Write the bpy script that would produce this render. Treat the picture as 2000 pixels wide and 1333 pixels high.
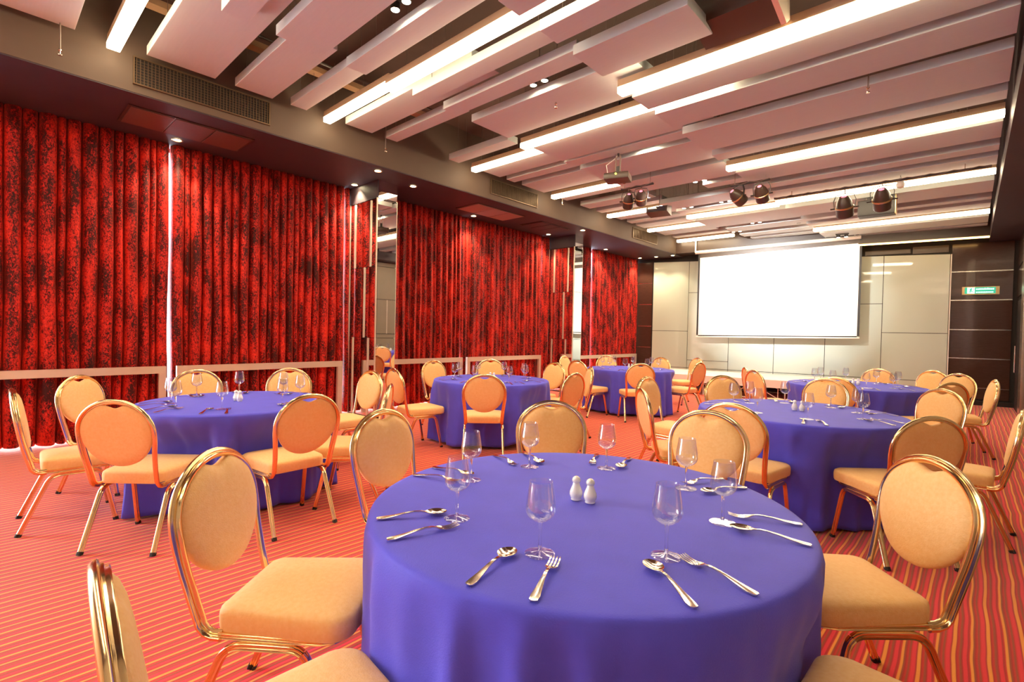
import bpy, bmesh, math, random
from math import sin, cos, pi, radians, sqrt, atan2, hypot
from mathutils import Vector, Matrix
random.seed(7)
for o in list(bpy.data.objects): bpy.data.objects.remove(o)
scene = bpy.context.scene
COL = scene.collection

# ------------------------------------------------------------------ camera, world, exposure
CH = 1.35
cam_d = bpy.data.cameras.new('camera'); cam = bpy.data.objects.new('camera', cam_d); COL.objects.link(cam)
cam_d.sensor_width = 36; cam_d.lens = 36 * 969.25 / 2000; cam_d.clip_start = 0.02; cam_d.clip_end = 200
YAW, PITCH, ROLL = 0.74481, -0.01752, 0.0217
fw = Vector((-sin(YAW) * cos(PITCH), cos(YAW) * cos(PITCH), sin(PITCH)))
rt = Vector((cos(YAW), sin(YAW), 0)); up = rt.cross(fw)
rt2 = rt * cos(ROLL) + up * sin(ROLL); up2 = -rt * sin(ROLL) + up * cos(ROLL)
cam.matrix_world = Matrix(((rt2.x, up2.x, -fw.x, 0), (rt2.y, up2.y, -fw.y, 0), (rt2.z, up2.z, -fw.z, CH), (0, 0, 0, 1)))
scene.camera = cam
w = bpy.data.worlds.new('daylight'); scene.world = w; w.use_nodes = True
bg = w.node_tree.nodes['Background']; bg.inputs[0].default_value = (0.80, 0.88, 1.0, 1); bg.inputs[1].default_value = 9.0
scene.view_settings.view_transform = 'Standard'; scene.view_settings.look = 'None'
scene.view_settings.exposure = 1.58; scene.view_settings.gamma = 1.0; scene.view_settings.use_curve_mapping = False
LAMP_E = 8.5        # linear luminaires
SPOT_W = 22.0        # downlights over the curtains
TWIN_W = 22.0        # twin ceiling spots

# ------------------------------------------------------------------ materials
def new_mat(name):
    m = bpy.data.materials.new(name); m.use_nodes = True
    return m, m.node_tree, m.node_tree.nodes['Principled BSDF']
def mat(name, col, rough=0.5, metal=0.0, noise=0.0, nscale=20, bump=0.0, bscale=60, coat=0.0, sheen=0.0, spec=0.5, stretch=None):
    m, nt, p = new_mat(name)
    p.inputs['Base Color'].default_value = (*col, 1); p.inputs['Roughness'].default_value = rough
    p.inputs['Metallic'].default_value = metal; p.inputs['Coat Weight'].default_value = coat
    p.inputs['Sheen Weight'].default_value = sheen; p.inputs['Specular IOR Level'].default_value = spec
    if noise or bump:
        tc = nt.nodes.new('ShaderNodeTexCoord'); mp = nt.nodes.new('ShaderNodeMapping')
        nt.links.new(tc.outputs['Object'], mp.inputs[0])
        if stretch: mp.inputs['Scale'].default_value = stretch
        if noise:
            n = nt.nodes.new('ShaderNodeTexNoise'); n.inputs['Scale'].default_value = nscale; n.inputs['Detail'].default_value = 4
            nt.links.new(mp.outputs[0], n.inputs[0])
            mx = nt.nodes.new('ShaderNodeMix'); mx.data_type = 'RGBA'
            mx.inputs['A'].default_value = (*[c * (1 - noise) for c in col], 1)
            mx.inputs['B'].default_value = (*[min(1, c * (1 + noise)) for c in col], 1)
            nt.links.new(n.outputs[0], mx.inputs['Factor']); nt.links.new(mx.outputs['Result'], p.inputs['Base Color'])
        if bump:
            n = nt.nodes.new('ShaderNodeTexNoise'); n.inputs['Scale'].default_value = bscale; n.inputs['Detail'].default_value = 3
            nt.links.new(mp.outputs[0], n.inputs[0])
            b = nt.nodes.new('ShaderNodeBump'); b.inputs['Strength'].default_value = bump; b.inputs['Distance'].default_value = 0.004
            nt.links.new(n.outputs[0], b.inputs['Height']); nt.links.new(b.outputs[0], p.inputs['Normal'])
    return m
def emit(name, col, s):
    m, nt, p = new_mat(name)
    p.inputs['Base Color'].default_value = (*col, 1)
    p.inputs['Emission Color'].default_value = (*col, 1); p.inputs['Emission Strength'].default_value = s
    return m

def carpet():
    m, nt, p = new_mat('striped_carpet')
    N, L = nt.nodes, nt.links
    tc = N.new('ShaderNodeTexCoord'); sx = N.new('ShaderNodeSeparateXYZ'); L.new(tc.outputs['Object'], sx.inputs[0])
    mp = N.new('ShaderNodeMapping'); mp.inputs['Scale'].default_value = (1.2, 1.0, 1); L.new(tc.outputs['Object'], mp.inputs[0])
    nz = N.new('ShaderNodeTexNoise'); nz.inputs['Scale'].default_value = 2.2; nz.inputs['Detail'].default_value = 1; L.new(mp.outputs[0], nz.inputs[0])
    wv = N.new('ShaderNodeMath'); wv.operation = 'MULTIPLY_ADD'; L.new(nz.outputs[0], wv.inputs[0]); wv.inputs[1].default_value = 0.03; L.new(sx.outputs[0], wv.inputs[2])
    dv = N.new('ShaderNodeMath'); dv.operation = 'DIVIDE'; L.new(wv.outputs[0], dv.inputs[0]); dv.inputs[1].default_value = 0.112
    fr = N.new('ShaderNodeMath'); fr.operation = 'FRACT'; L.new(dv.outputs[0], fr.inputs[0])
    r = N.new('ShaderNodeValToRGB'); r.color_ramp.interpolation = 'LINEAR'
    OR = (0.98, 0.36, 0.05); RD = (0.68, 0.020, 0.012); CR = (0.88, 0.030, 0.055); BR = (0.36, 0.085, 0.02); DR = (0.50, 0.012, 0.008)
    st = [(0.0, OR), (0.085, OR), (0.11, DR), (0.17, RD), (0.23, BR), (0.28, DR), (0.32, CR), (0.40, CR), (0.44, DR), (0.49, RD), (0.52, OR), (0.575, OR), (0.60, BR), (0.66, DR), (0.70, RD), (0.76, BR), (0.80, RD), (0.84, CR), (0.92, CR), (0.97, DR)]
    els = r.color_ramp.elements
    els[0].position = 0; els[0].color = (*OR, 1); els[1].position = 1.0; els[1].color = (*OR, 1)
    for pos, c in st[1:]:
        e = els.new(pos); e.color = (*c, 1)
    L.new(fr.outputs[0], r.inputs[0])
    n2 = N.new('ShaderNodeTexNoise'); n2.inputs['Scale'].default_value = 420; L.new(tc.outputs['Object'], n2.inputs[0])
    mr = N.new('ShaderNodeMapRange'); mr.inputs[3].default_value = 0.72; mr.inputs[4].default_value = 1.3; L.new(n2.outputs[0], mr.inputs[0])
    mx = N.new('ShaderNodeMix'); mx.data_type = 'RGBA'; mx.blend_type = 'MULTIPLY'; mx.inputs['Factor'].default_value = 1
    L.new(r.outputs[0], mx.inputs['A']); L.new(mr.outputs[0], mx.inputs['B']); L.new(mx.outputs['Result'], p.inputs['Base Color'])
    b = N.new('ShaderNodeBump'); b.inputs['Strength'].default_value = 0.5; b.inputs['Distance'].default_value = 0.003
    L.new(n2.outputs[0], b.inputs['Height']); L.new(b.outputs[0], p.inputs['Normal'])
    p.inputs['Roughness'].default_value = 0.85; p.inputs['Sheen Weight'].default_value = 0.3; p.inputs['Specular IOR Level'].default_value = 0.2
    return m

def velvet():
    m, nt, p = new_mat('crushed_red_velvet')
    N, L = nt.nodes, nt.links
    tc = N.new('ShaderNodeTexCoord'); mp = N.new('ShaderNodeMapping'); mp.inputs['Scale'].default_value = (1, 1.3, 0.8)
    L.new(tc.outputs['Object'], mp.inputs[0])
    n = N.new('ShaderNodeTexNoise'); n.inputs['Scale'].default_value = 46; n.inputs['Detail'].default_value = 7; n.inputs['Roughness'].default_value = 0.72; n.inputs['Distortion'].default_value = 0.8
    L.new(mp.outputs[0], n.inputs[0])
    m3 = N.new('ShaderNodeMapping'); m3.inputs['Scale'].default_value = (1, 1.6, 0.55); L.new(tc.outputs['Object'], m3.inputs[0])
    n3 = N.new('ShaderNodeTexNoise'); n3.inputs['Scale'].default_value = 4.5; n3.inputs['Detail'].default_value = 3; L.new(m3.outputs[0], n3.inputs[0])
    ad = N.new('ShaderNodeMath'); ad.operation = 'MULTIPLY_ADD'; L.new(n3.outputs[0], ad.inputs[0]); ad.inputs[1].default_value = 0.55; L.new(n.outputs[0], ad.inputs[2])
    r = N.new('ShaderNodeValToRGB'); e = r.color_ramp.elements
    e[0].position = 0.735; e[0].color = (0.028, 0.0008, 0.001, 1); e[1].position = 0.80; e[1].color = (0.46, 0.009, 0.007, 1)
    q = e.new(0.94); q.color = (0.80, 0.034, 0.014, 1)
    L.new(ad.outputs[0], r.inputs[0]); L.new(r.outputs[0], p.inputs['Base Color'])
    b = N.new('ShaderNodeBump'); b.inputs['Strength'].default_value = 0.4; b.inputs['Distance'].default_value = 0.004
    L.new(n.outputs[0], b.inputs['Height']); L.new(b.outputs[0], p.inputs['Normal'])
    p.inputs['Roughness'].default_value = 0.55; p.inputs['Sheen Weight'].default_value = 0.6; p.inputs['Sheen Tint'].default_value = (1, 0.12, 0.08, 1)
    p.inputs['Specular IOR Level'].default_value = 0.3
    return m

def upholstery():
    m, nt, p = new_mat('apricot_upholstery')
    N, L = nt.nodes, nt.links
    tc = N.new('ShaderNodeTexCoord')
    v = N.new('ShaderNodeTexVoronoi'); v.inputs['Scale'].default_value = 190; L.new(tc.outputs['Object'], v.inputs[0])
    n = N.new('ShaderNodeTexNoise'); n.inputs['Scale'].default_value = 70; n.inputs['Detail'].default_value = 4; L.new(tc.outputs['Object'], n.inputs[0])
    mx = N.new('ShaderNodeMix'); mx.data_type = 'RGBA'; mx.inputs['A'].default_value = (0.90, 0.49, 0.165, 1); mx.inputs['B'].default_value = (0.99, 0.66, 0.30, 1)
    L.new(n.outputs[0], mx.inputs['Factor']); L.new(mx.outputs['Result'], p.inputs['Base Color'])
    b = N.new('ShaderNodeBump'); b.inputs['Strength'].default_value = 0.35; b.inputs['Distance'].default_value = 0.0015
    L.new(v.outputs['Distance'], b.inputs['Height']); L.new(b.outputs[0], p.inputs['Normal'])
    p.inputs['Roughness'].default_value = 0.62; p.inputs['Sheen Weight'].default_value = 0.15; p.inputs['Specular IOR Level'].default_value = 0.35
    return m

def thin_glass():
    m = bpy.data.materials.new('clear_glass'); m.use_nodes = True; nt = m.node_tree; N, L = nt.nodes, nt.links
    N.remove(N['Principled BSDF']); out = N['Material Output']
    t = N.new('ShaderNodeBsdfTransparent'); t.inputs[0].default_value = (0.955, 0.965, 0.97, 1)
    g = N.new('ShaderNodeBsdfGlossy'); g.inputs['Roughness'].default_value = 0.015; g.inputs[0].default_value = (1, 1, 1, 1)
    lw = N.new('ShaderNodeLayerWeight'); lw.inputs['Blend'].default_value = 0.16
    mr = N.new('ShaderNodeMapRange'); mr.inputs[1].default_value = 0; mr.inputs[2].default_value = 1; mr.inputs[3].default_value = 0.10; mr.inputs[4].default_value = 0.98
    L.new(lw.outputs['Facing'], mr.inputs[0])
    pw = N.new('ShaderNodeMath'); pw.operation = 'POWER'; L.new(mr.outputs[0], pw.inputs[0]); pw.inputs[1].default_value = 1.35
    mx = N.new('ShaderNodeMixShader'); L.new(pw.outputs[0], mx.inputs[0]); L.new(t.outputs[0], mx.inputs[1]); L.new(g.outputs[0], mx.inputs[2])
    L.new(mx.outputs[0], out.inputs[0])
    return m

M = dict(
    carpet=carpet(), velvet=velvet(), fabric=upholstery(), glass=thin_glass(),
    gold=mat('champagne_gold_metal', (0.90, 0.66, 0.36), 0.17, 1.0),
    cap=mat('black_rubber', (0.02, 0.02, 0.02), 0.6),
    cloth=mat('royal_purple_cloth', (0.092, 0.084, 0.74), 0.62, noise=0.10, nscale=9, bump=0.25, bscale=260, sheen=0.12, spec=0.3),
    ceiling=mat('dark_brown_plaster', (0.10, 0.062, 0.048), 0.8, noise=0.2, nscale=4),
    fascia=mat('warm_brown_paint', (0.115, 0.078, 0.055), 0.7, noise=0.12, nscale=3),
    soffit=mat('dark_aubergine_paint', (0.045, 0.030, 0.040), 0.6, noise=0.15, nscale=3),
    baffle=mat('pale_acoustic_board', (0.49, 0.535, 0.52), 0.75, noise=0.05, nscale=14, stretch=(.3, 4, 1)),
    lamp=emit('warm_diffuser', (1.0, 0.80, 0.52), LAMP_E),
    lampbody=mat('luminaire_housing', (0.42, 0.28, 0.17), 0.5),
    steel=mat('brushed_steel', (0.72, 0.68, 0.62), 0.24, 1.0, noise=0.08, nscale=6, stretch=(1, .3, 8)),
    satin=mat('satin_rail_metal', (0.78, 0.68, 0.55), 0.42, 0.55, noise=.06, nscale=5, stretch=(1, .4, 3)),
    mirror=mat('mirror', (0.80, 0.80, 0.78), 0.02, 1.0),
    wenge=mat('dark_wenge_veneer', (0.060, 0.028, 0.020), 0.22, noise=0.35, nscale=10, stretch=(1, 1, 14), coat=0.3),
    darkback=mat('black_joint', (0.015, 0.012, 0.01), 0.7),  # near-black backing behind panels, joints and slats
    whiteglass=mat('pale_back_painted_glass', (0.60, 0.68, 0.60), 0.035, coat=0.6),
    screen=mat('white_screen_cloth', (0.92, 0.92, 0.90), 0.7),
    white=mat('white_paint', (0.80, 0.76, 0.70), 0.45),
    black=mat('matt_black', (0.02, 0.018, 0.018), 0.45),
    bronze=mat('dark_brown_housing', (0.055, 0.032, 0.022), 0.35),
    grille=mat('dark_bronze_slats', (0.16, 0.105, 0.06), 0.4, 0.6),
    redgrille=mat('red_brown_panel', (0.13, 0.060, 0.046), 0.6, noise=.1, nscale=30),
    silver=mat('polished_cutlery_steel', (0.80, 0.73, 0.62), 0.13, 1.0),
    porcelain=mat('white_porcelain', (0.86, 0.86, 0.84), 0.12, coat=0.5),
    deck=mat('white_stage_cloth', (0.78, 0.72, 0.68), 0.55),
    spot=emit('spot_face', (1.0, 0.86, 0.62), 90), down=emit('downlight_face', (1.0, 0.85, 0.5), 30),
    pink=emit('pink_lens', (0.95, 0.18, 0.24), 0.9), green=emit('exit_green', (0.03, 0.40, 0.25), .35), exitwhite=emit('exit_white', (0.6, 1.0, 0.9), .5),
    lens=mat('dark_lens', (0.03, 0.03, 0.04), 0.05, coat=1), wood=mat('birch_ply', (0.45, 0.28, 0.15), 0.6, noise=.2, nscale=8),
    wire=mat('steel_wire', (0.25, 0.2, 0.17), 0.5, 0.8), brass=mat('brass_trim', (0.75, 0.55, 0.28), 0.3, 1.0),
    windowglass=None)
M['windowglass'] = M['glass']
def solid_glass():
    m, nt, p = new_mat('solid_clear_glass')
    p.inputs['Base Color'].default_value = (1, 1, 1, 1); p.inputs['Roughness'].default_value = 0.0; p.inputs['Transmission Weight'].default_value = 1.0; p.inputs['IOR'].default_value = 1.48
    return m
M['sglass'] = solid_glass()

# ------------------------------------------------------------------ mesh helpers
def make_mesh(name, v, f, m, smooth=None):
    me = bpy.data.meshes.new(name); me.from_pydata([tuple(p) for p in v], [], f); me.validate(); me.update()
    if smooth is not None:
        me.shade_smooth(); me.set_sharp_from_angle(angle=radians(smooth))
    me.materials.append(m); return me
def link(name, me, parent=None, loc=None, rz=None):
    o = bpy.data.objects.new(name, me); COL.objects.link(o)
    if parent is not None: o.parent = parent
    if loc is not None: o.location = loc
    if rz is not None: o.rotation_euler = (0, 0, rz)
    return o
def tag(o, label, cat, group=None):
    o['label'] = label; o['category'] = cat
    if group: o['group'] = group
    return o
def thing(name, label, cat, loc=(0, 0, 0), rz=0, group=None):
    return tag(link(name, None, None, loc, rz), label, cat, group)
def struct(o): o['kind'] = 'structure'; return o
class MB:
    def __init__(s): s.v = []; s.f = []
    def add(s, v, f):
        n = len(s.v); s.v += [tuple(p) for p in v]; s.f += [tuple(i + n for i in q) for q in f]; return s
    def box(s, x0, x1, y0, y1, z0, z1, b=0):
        if b <= 0:
            v = [(x, y, z) for z in (z0, z1) for y in (y0, y1) for x in (x0, x1)]
            return s.add(v, [(0, 2, 3, 1), (4, 5, 7, 6), (0, 1, 5, 4), (1, 3, 7, 5), (3, 2, 6, 7), (2, 0, 4, 6)])
        bm = bmesh.new(); bmesh.ops.create_cube(bm, size=1)
        for p in bm.verts: p.co = Vector(((x0 + x1) / 2 + p.co.x * (x1 - x0), (y0 + y1) / 2 + p.co.y * (y1 - y0), (z0 + z1) / 2 + p.co.z * (z1 - z0)))
        bmesh.ops.bevel(bm, geom=bm.edges[:], offset=b, segments=2, affect='EDGES', profile=0.6)
        bm.verts.index_update(); s.add([p.co for p in bm.verts], [[q.index for q in f.verts] for f in bm.faces]); bm.free(); return s
    def obox(s, c, ax, ay, az, hx, hy, hz):       # oriented box
        c = Vector(c); v = [c + Vector(ax) * sx * hx + Vector(ay) * sy * hy + Vector(az) * sz * hz for sz in (-1, 1) for sy in (-1, 1) for sx in (-1, 1)]
        return s.add(v, [(0, 2, 3, 1), (4, 5, 7, 6), (0, 1, 5, 4), (1, 3, 7, 5), (3, 2, 6, 7), (2, 0, 4, 6)])
    def lathe(s, prof, n=24, c=(0, 0, 0), axis=None, open_=True):
        ax = Vector(axis).normalized() if axis else Vector((0, 0, 1))
        u = ax.orthogonal().normalized() if axis else Vector((1, 0, 0)); w_ = ax.cross(u)
        v = []
        for r, z in prof:
            for i in range(n):
                a = 2 * pi * i / n; v.append(Vector(c) + u * (r * cos(a)) + w_ * (r * sin(a)) + ax * z)
        f = [(j * n + i, j * n + (i + 1) % n, (j + 1) * n + (i + 1) % n, (j + 1) * n + i) for j in range(len(prof) - 1) for i in range(n)]
        return s.add(v, f)
    def tube(s, pts, r, n=8, cap=True):
        return s.sweep(pts, [(r * cos(2 * pi * i / n), r * sin(2 * pi * i / n)) for i in range(n)], cap=cap)
    def sweep(s, pts, prof, v0=None, cap=True, closed=False):
        P = [Vector(p) for p in pts]; n = len(P); m = len(prof); T = []
        for i in range(n):
            if closed: t = P[(i + 1) % n] - P[i - 1]
            else: t = P[min(i + 1, n - 1)] - P[max(i - 1, 0)]
            T.append(t.normalized())
        V = Vector(v0) if v0 is not None else T[0].orthogonal()
        V = (V - T[0] * V.dot(T[0])).normalized(); vs = []
        for i in range(n):
            if i:
                q = T[i - 1].rotation_difference(T[i]); V = q @ V; V = (V - T[i] * V.dot(T[i])).normalized()
            U = V.cross(T[i])
            for a, b in prof: vs.append(P[i] + U * a + V * b)
        f = []
        for i in range(n if closed else n - 1):
            for j in range(m):
                k = (i + 1) % n
                f.append((i * m + j, i * m + (j + 1) % m, k * m + (j + 1) % m, k * m + j))
        if cap and not closed: f += [tuple(range(m))[::-1], tuple(range((n - 1) * m, n * m))]
        return s.add(vs, f)
    def mesh(s, name, m, smooth=None): return make_mesh(name, s.v, s.f, m, smooth)
    def obj(s, name, m, parent=None, smooth=None, loc=None): return link(name, s.mesh(name, m, smooth), parent, loc)
def copy_tree(o, parent=None):
    c = o.copy(); COL.objects.link(c)
    if parent is not None: c.parent = parent
    for ch in o.children: copy_tree(ch, c)
    return c
def arc(c, r, a0, a1, n, ax, ay):
    c, ax, ay = Vector(c), Vector(ax), Vector(ay)
    return [c + ax * (r * cos(a0 + (a1 - a0) * i / n)) + ay * (r * sin(a0 + (a1 - a0) * i / n)) for i in range(n + 1)]

# ------------------------------------------------------------------ room shell
XL, XR, YB, ZS, ZC = -7.37, 0.69, -5.0, 3.60, 4.55
struct(MB().box(-8.4, 2.2, YB, 16.2, -0.1, 0).obj('floor', M['carpet']))
struct(MB().box(-8.4, 2.2, YB, 16.2, ZC, ZC + .1).obj('ceiling', M['ceiling']))
FX = -6.02       # inner face of the dropped bulkhead over the curtains
struct(MB().box(-7.62, FX, YB, 14.2, ZS, ZC).obj('trim_1', M['fascia']))
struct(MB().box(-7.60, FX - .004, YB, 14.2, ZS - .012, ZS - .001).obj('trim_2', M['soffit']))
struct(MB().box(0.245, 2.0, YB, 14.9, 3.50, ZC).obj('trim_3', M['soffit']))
# cross beam above the stage wall
# left wall: glazed facade behind the curtains
wl = struct(MB().box(-7.75, -7.6, YB, 14.2, 0, 0.015).box(-7.75, -7.6, YB, 14.2, 3.55, ZC).obj('wall_left', M['white']))
mull = [YB + .1, -2.4, 0.1, 2.6, 4.2, 5.3, 7.9, 9.3, 10.2, 12.4, 14.0]
for i, y in enumerate(mull): MB().box(-7.74, -7.61, y - .05, y + .05, 0.016, 3.549).obj('mullion', M['steel'], wl)
for i in range(len(mull) - 1):
    wd = struct(MB().box(-7.70, -7.69, mull[i] + .05, mull[i + 1] - .05, 0.02, 3.545).obj('window_%d' % (i + 1), M['windowglass']))

# far wall, slightly out of square: from (-7.75,13.42) to (0.69,14.72)
W0 = Vector((0.69, 14.72)); W1 = Vector((-7.37, 13.45)); wd_ = (W1 - W0).normalized(); wn = Vector((wd_.y, -wd_.x))
if wn.y > 0: wn = -wn                       # towards the room
def wp(s, off, z): p = W0 + wd_ * s + wn * off; return (p.x, p.y, z)
def wbox(mb, s0, s1, o0, o1, z0, z1, z1b=None, z0b=None):
    """box on the far wall; z1b is the top at s1"""
    z1b = z1 if z1b is None else z1b; z0b = z0 if z0b is None else z0b
    v = [wp(s0, o0, z0), wp(s1, o0, z0b), wp(s0, o1, z0), wp(s1, o1, z0b), wp(s0, o0, z1), wp(s1, o0, z1b), wp(s0, o1, z1), wp(s1, o1, z1b)]
    return mb.add(v, [(0, 2, 3, 1), (4, 5, 7, 6), (0, 1, 5, 4), (1, 3, 7, 5), (3, 2, 6, 7), (2, 0, 4, 6)])
wf = struct(wbox(MB(), -2.0, 8.5, -.25, 0, 0, ZC).obj('wall_far', M['darkback']))
zl = [0.12, 0.37, 1.00, 1.62, 2.26, 2.88, 3.50]
for s0, s1 in ((0.06, 1.04), (7.68, 8.3)):                 # dark veneer boards with steel joints
    for a, b in zip(zl[:-1], zl[1:]):
        wbox(MB(), s0, s1, 0.0, .02, a + .012, b - .012).obj('wood_panel', M['wenge'], wf)
    for z in zl[1:-1]: wbox(MB(), s0, s1, 0.0, .012, z - .011, z + .011).obj('steel_joint', M['steel'], wf)
sb = [1.07, 2.24, 3.35, 4.46, 5.55, 6.63, 7.64]
def ztop(s): return 3.27 + (s - 1.06) / 6.58 * 0.21
hl = [[1.53], [0.78, 1.95], [0.62], [0.62], [0.62], [1.5, 2.6]]
hl = [[0.46, 1.53], [0.46, 1.9], [0.46], [0.46], [0.46, 0.62, 2.5], [0.46, 1.49]]
hl = [[0.46, 1.53], [0.46, 2.2], [0.46], [0.46], [0.46, 0.68, 2.57], [0.46, 1.49]]
for i in range(6):
    s0, s1 = sb[i] + .006, sb[i + 1] - .006; zs = [0.05] + hl[i]
    for j, z in enumerate(zs):
        last = j == len(zs) - 1
        za = z + .006; zb0 = ztop(s0) if last else zs[j + 1] - .006; zb1 = ztop(s1) if last else zs[j + 1] - .006
        wbox(MB(), s0, s1, .01, .055, za, zb0, zb1).obj('glass_panel', M['whiteglass'], wf)
wbox(MB(), 1.045, 1.066, 0, .062, .05, ztop(1.06)).obj('edge_trim', M['white'], wf)
for s0, s1, z1 in ((1.1, 1.72, 3.48), (1.76, 2.6, 3.44)): wbox(MB(), s0, s1, .0, .03, ztop(s0) + .05, z1).obj('header_panel', M['bronze'], wf)
struct(wbox(MB(), -.2, 8.3, 0, .035, 0, .10).obj('baseboard_far', M['black']))
# bulkhead along the far wall with a warm cove strip
struct(wbox(MB(), 0.45, 7.0, .0, .55, 3.62, ZC).obj('trim_4', M['bronze']))
cl = thing('cove_light', 'thin amber cove light strip high on the far wall right of the screen', 'light', wp(1.7, .57, 3.60))
cl.location = (0, 0, 0)
wbox(MB(), .55, 2.75, .56, .60, 3.50, 3.53).obj('diffuser', emit('amber_cove', (1.0, 0.55, 0.16), 3.0), cl)
wbox(MB(), .55, 2.75, .50, .62, 3.535, 3.615).obj('housing', M['bronze'], cl)

struct(MB().box(-8.0, 2.0, YB - .2, YB, 0, ZC).obj('wall_back', mat('tan_wall', (0.62, 0.48, 0.34), .6)))
# right wall with veneer boards, steel joints and a doorway near the far corner
wr = struct(MB().box(XR + .02, XR + .2, YB, 14.75, 0, ZC).obj('wall_right', M['darkback']))
for a, b in zip(zl[:-1], zl[1:]):
    for y0, y1 in ((-5, -2.6), (-2.6, -.2), (-.2, 2.2), (2.2, 4.6), (4.6, 7.0), (7.0, 9.4), (9.4, 11.9)):
        if y0 > 9: MB().box(XR, XR + .019, y0 + .008, y1 - .008, a + .012, b - .012).obj('wood_panel', M['wenge'], wr)
kh = mat('khaki_wall_panel', (0.26, 0.22, 0.15), .35, noise=.08, nscale=5)
ky = -5.0; kk = 0
while ky < 9.3:
    for q, (a, b) in enumerate(((.12, 1.2), (1.22, 2.3), (2.32, 3.48))):
        sh = .4 * ((q + kk) % 2); MB().box(XR, XR + .019, ky + .01 + sh, ky + .79 + sh, a, b).obj('wall_panel', kh, wr)
        MB().box(XR - .006, XR + .018, ky + sh - .012, ky + sh + .006, a, b).obj('steel_joint', M['satin'], wr)
    ky += .8
for z in zl[1:-1]: MB().box(XR + .006, XR + .018, 9.42, 11.9, z - .011, z + .011).obj('steel_joint', M['steel'], wr)
for b0, b1 in ((2.28, 2.86), (2.9, 3.48)): MB().box(XR, XR + .019, 12.9, 14.6, b0, b1).obj('wood_panel', M['wenge'], wr)
dr = struct(MB().box(XR + .004, XR + .03, 13.0, 14.3, 0.02, 2.2).obj('door_1', M['black']))
MB().box(XR - .03, XR + .03, 12.2, 12.72, 0, 3.48).obj('door_frame', M['steel'], dr)
MB().box(XR - .012, XR + .018, 12.76, 12.98, 0, 3.48).obj('jamb', M['wenge'], dr)
MB().tube([(XR - .06, 13.2, .8), (XR - .06, 13.2, 1.3)], .014).obj('door_handle', M['steel'], dr)

# ------------------------------------------------------------------ mirrored columns
def column(name, x1, y0, y1, label):
    c = thing(name, label, 'column', (0, 0, 0))
    MB().box(-7.6, x1 - .02, y0 + .02, y1, 0, ZS - .013).obj('core', M['darkback'], c)
    MB().box(-7.6, x1 - .002, y0, y0 + .018, ZS - .28, ZS - .014).obj('header_board', M['soffit'], c)
    bands = [0.02, 1.22, 2.3, ZS - .29]
    for a, b in zip(bands[:-1], bands[1:]):
        MB().box(-7.6, x1 - .002, y0, y0 + .018, a + .003, b - .003).obj('mirror_panel', M['mirror'], c)
        MB().box(x1 - .018, x1, y0 + .02, y1, a + .003, b - .003).obj('mirror_panel', M['mirror'], c)
    MB().box(x1 - .018, x1, y0 + .02, y1, ZS - .28, ZS - .014).obj('mirror_panel', M['mirror'], c)
    for z0, z1, xs in ((2.3, ZS - .3, (-7.17, x1 - .17)), (1.22, 2.3, (-6.88,)), (.02, 1.22, (-7.20, x1 - .2))):
        for x in xs: MB().box(x - .014, x + .014, y0 - .012, y0, z0, z1).obj('steel_strip', M['satin'], c)
    for x, y in ((x1 - .01, y0), (x1 - .01, y1), (-7.33, y0)):
        MB().box(x - .009, x + .009, y - .009, y + .009, 0, ZS - .28).obj('corner_trim', M['satin'], c)
    return c
column('mirrored_column', -6.55, 4.08, 4.42, 'mirror clad column with steel strips beside the nearer downlights, reflecting red curtain and ceiling')
column('mirrored_column', -6.60, 9.18, 9.50, 'second mirror clad column farther down the curtain wall, beside the far curtain-side table')

# ------------------------------------------------------------------ curtains
def curtain(y0, y1, label, seed, z1=ZS - .013):
    rnd = random.Random(seed); pts = []; y = y0; k = 0
    xs = XL
    while y < y1:
        wdt = rnd.uniform(.06, .16); pts.append((y, wdt, rnd.uniform(.02, .045) + wdt * .28)); y += wdt
    sc = (y1 - y0) / (y - y0)
    cols = []
    yy = y0; step = 8
    for (_, wdt, amp) in pts:
        wdt *= sc
        for i in range(step):
            t = i / step; off = amp * (1 - 2 * ((cos(2 * pi * t) + 1) / 2) ** 2.6) + amp * .16 * sin(4 * pi * t + seed)
            cols.append((yy + wdt * t - .25 * wdt * sin(2 * pi * t) * .6, off, amp))
        yy += wdt
    nz = 14; v = []; f = []
    zz = [0.022 + (z1 - 0.022) * (i / nz) for i in range(nz + 1)]
    for i, z in enumerate(zz):
        t = i / nz
        for j, (cy, off, amp) in enumerate(cols):
            g = 1.15 - .45 * t ** 3
            v.append((xs + off * g + .006 * sin(3.1 * cy + 5 * t), cy + .012 * sin(9 * t + j * .11) * (1 - t), z + (.008 * sin(cy * 7) if i == 0 else 0)))
    n = len(cols)
    for i in range(nz):
        for j in range(n - 1): f.append((i * n + j, i * n + j + 1, (i + 1) * n + j + 1, (i + 1) * n + j))
    me = make_mesh('curtain', v, f, M['velvet'], 60)
    o = link('curtain', me); tag(o, label, 'curtain', 'red velvet curtains along the window wall'); 
    md = o.modifiers.new('thickness', 'SOLIDIFY'); md.thickness = .006
    MB().box(xs - .035, xs - .02, y0, y1, z1 - .09, z1 - .001).obj('heading_tape', M['velvet'], o)
    return o
curtain(-1.6, 1.645, 'red crushed velvet curtain at the far left, nearest the camera', 1)
curtain(1.66, 3.985, 'red crushed velvet curtain just left of the nearer mirrored column', 2)
curtain(4.00, 4.075, 'narrow strip of red velvet curtain beside the nearer mirrored column', 8)
curtain(4.44, 6.445, 'red crushed velvet curtain just right of the nearer mirrored column', 3)
curtain(6.46, 8.885, 'red crushed velvet curtain behind the middle curtain-side table', 4)
curtain(8.91, 9.17, 'narrow strip of red velvet curtain squeezed left of the farther mirrored column', 5)
curtain(9.51, 10.93, 'red crushed velvet curtain between the farther column and the bright blue gap', 6)
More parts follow.
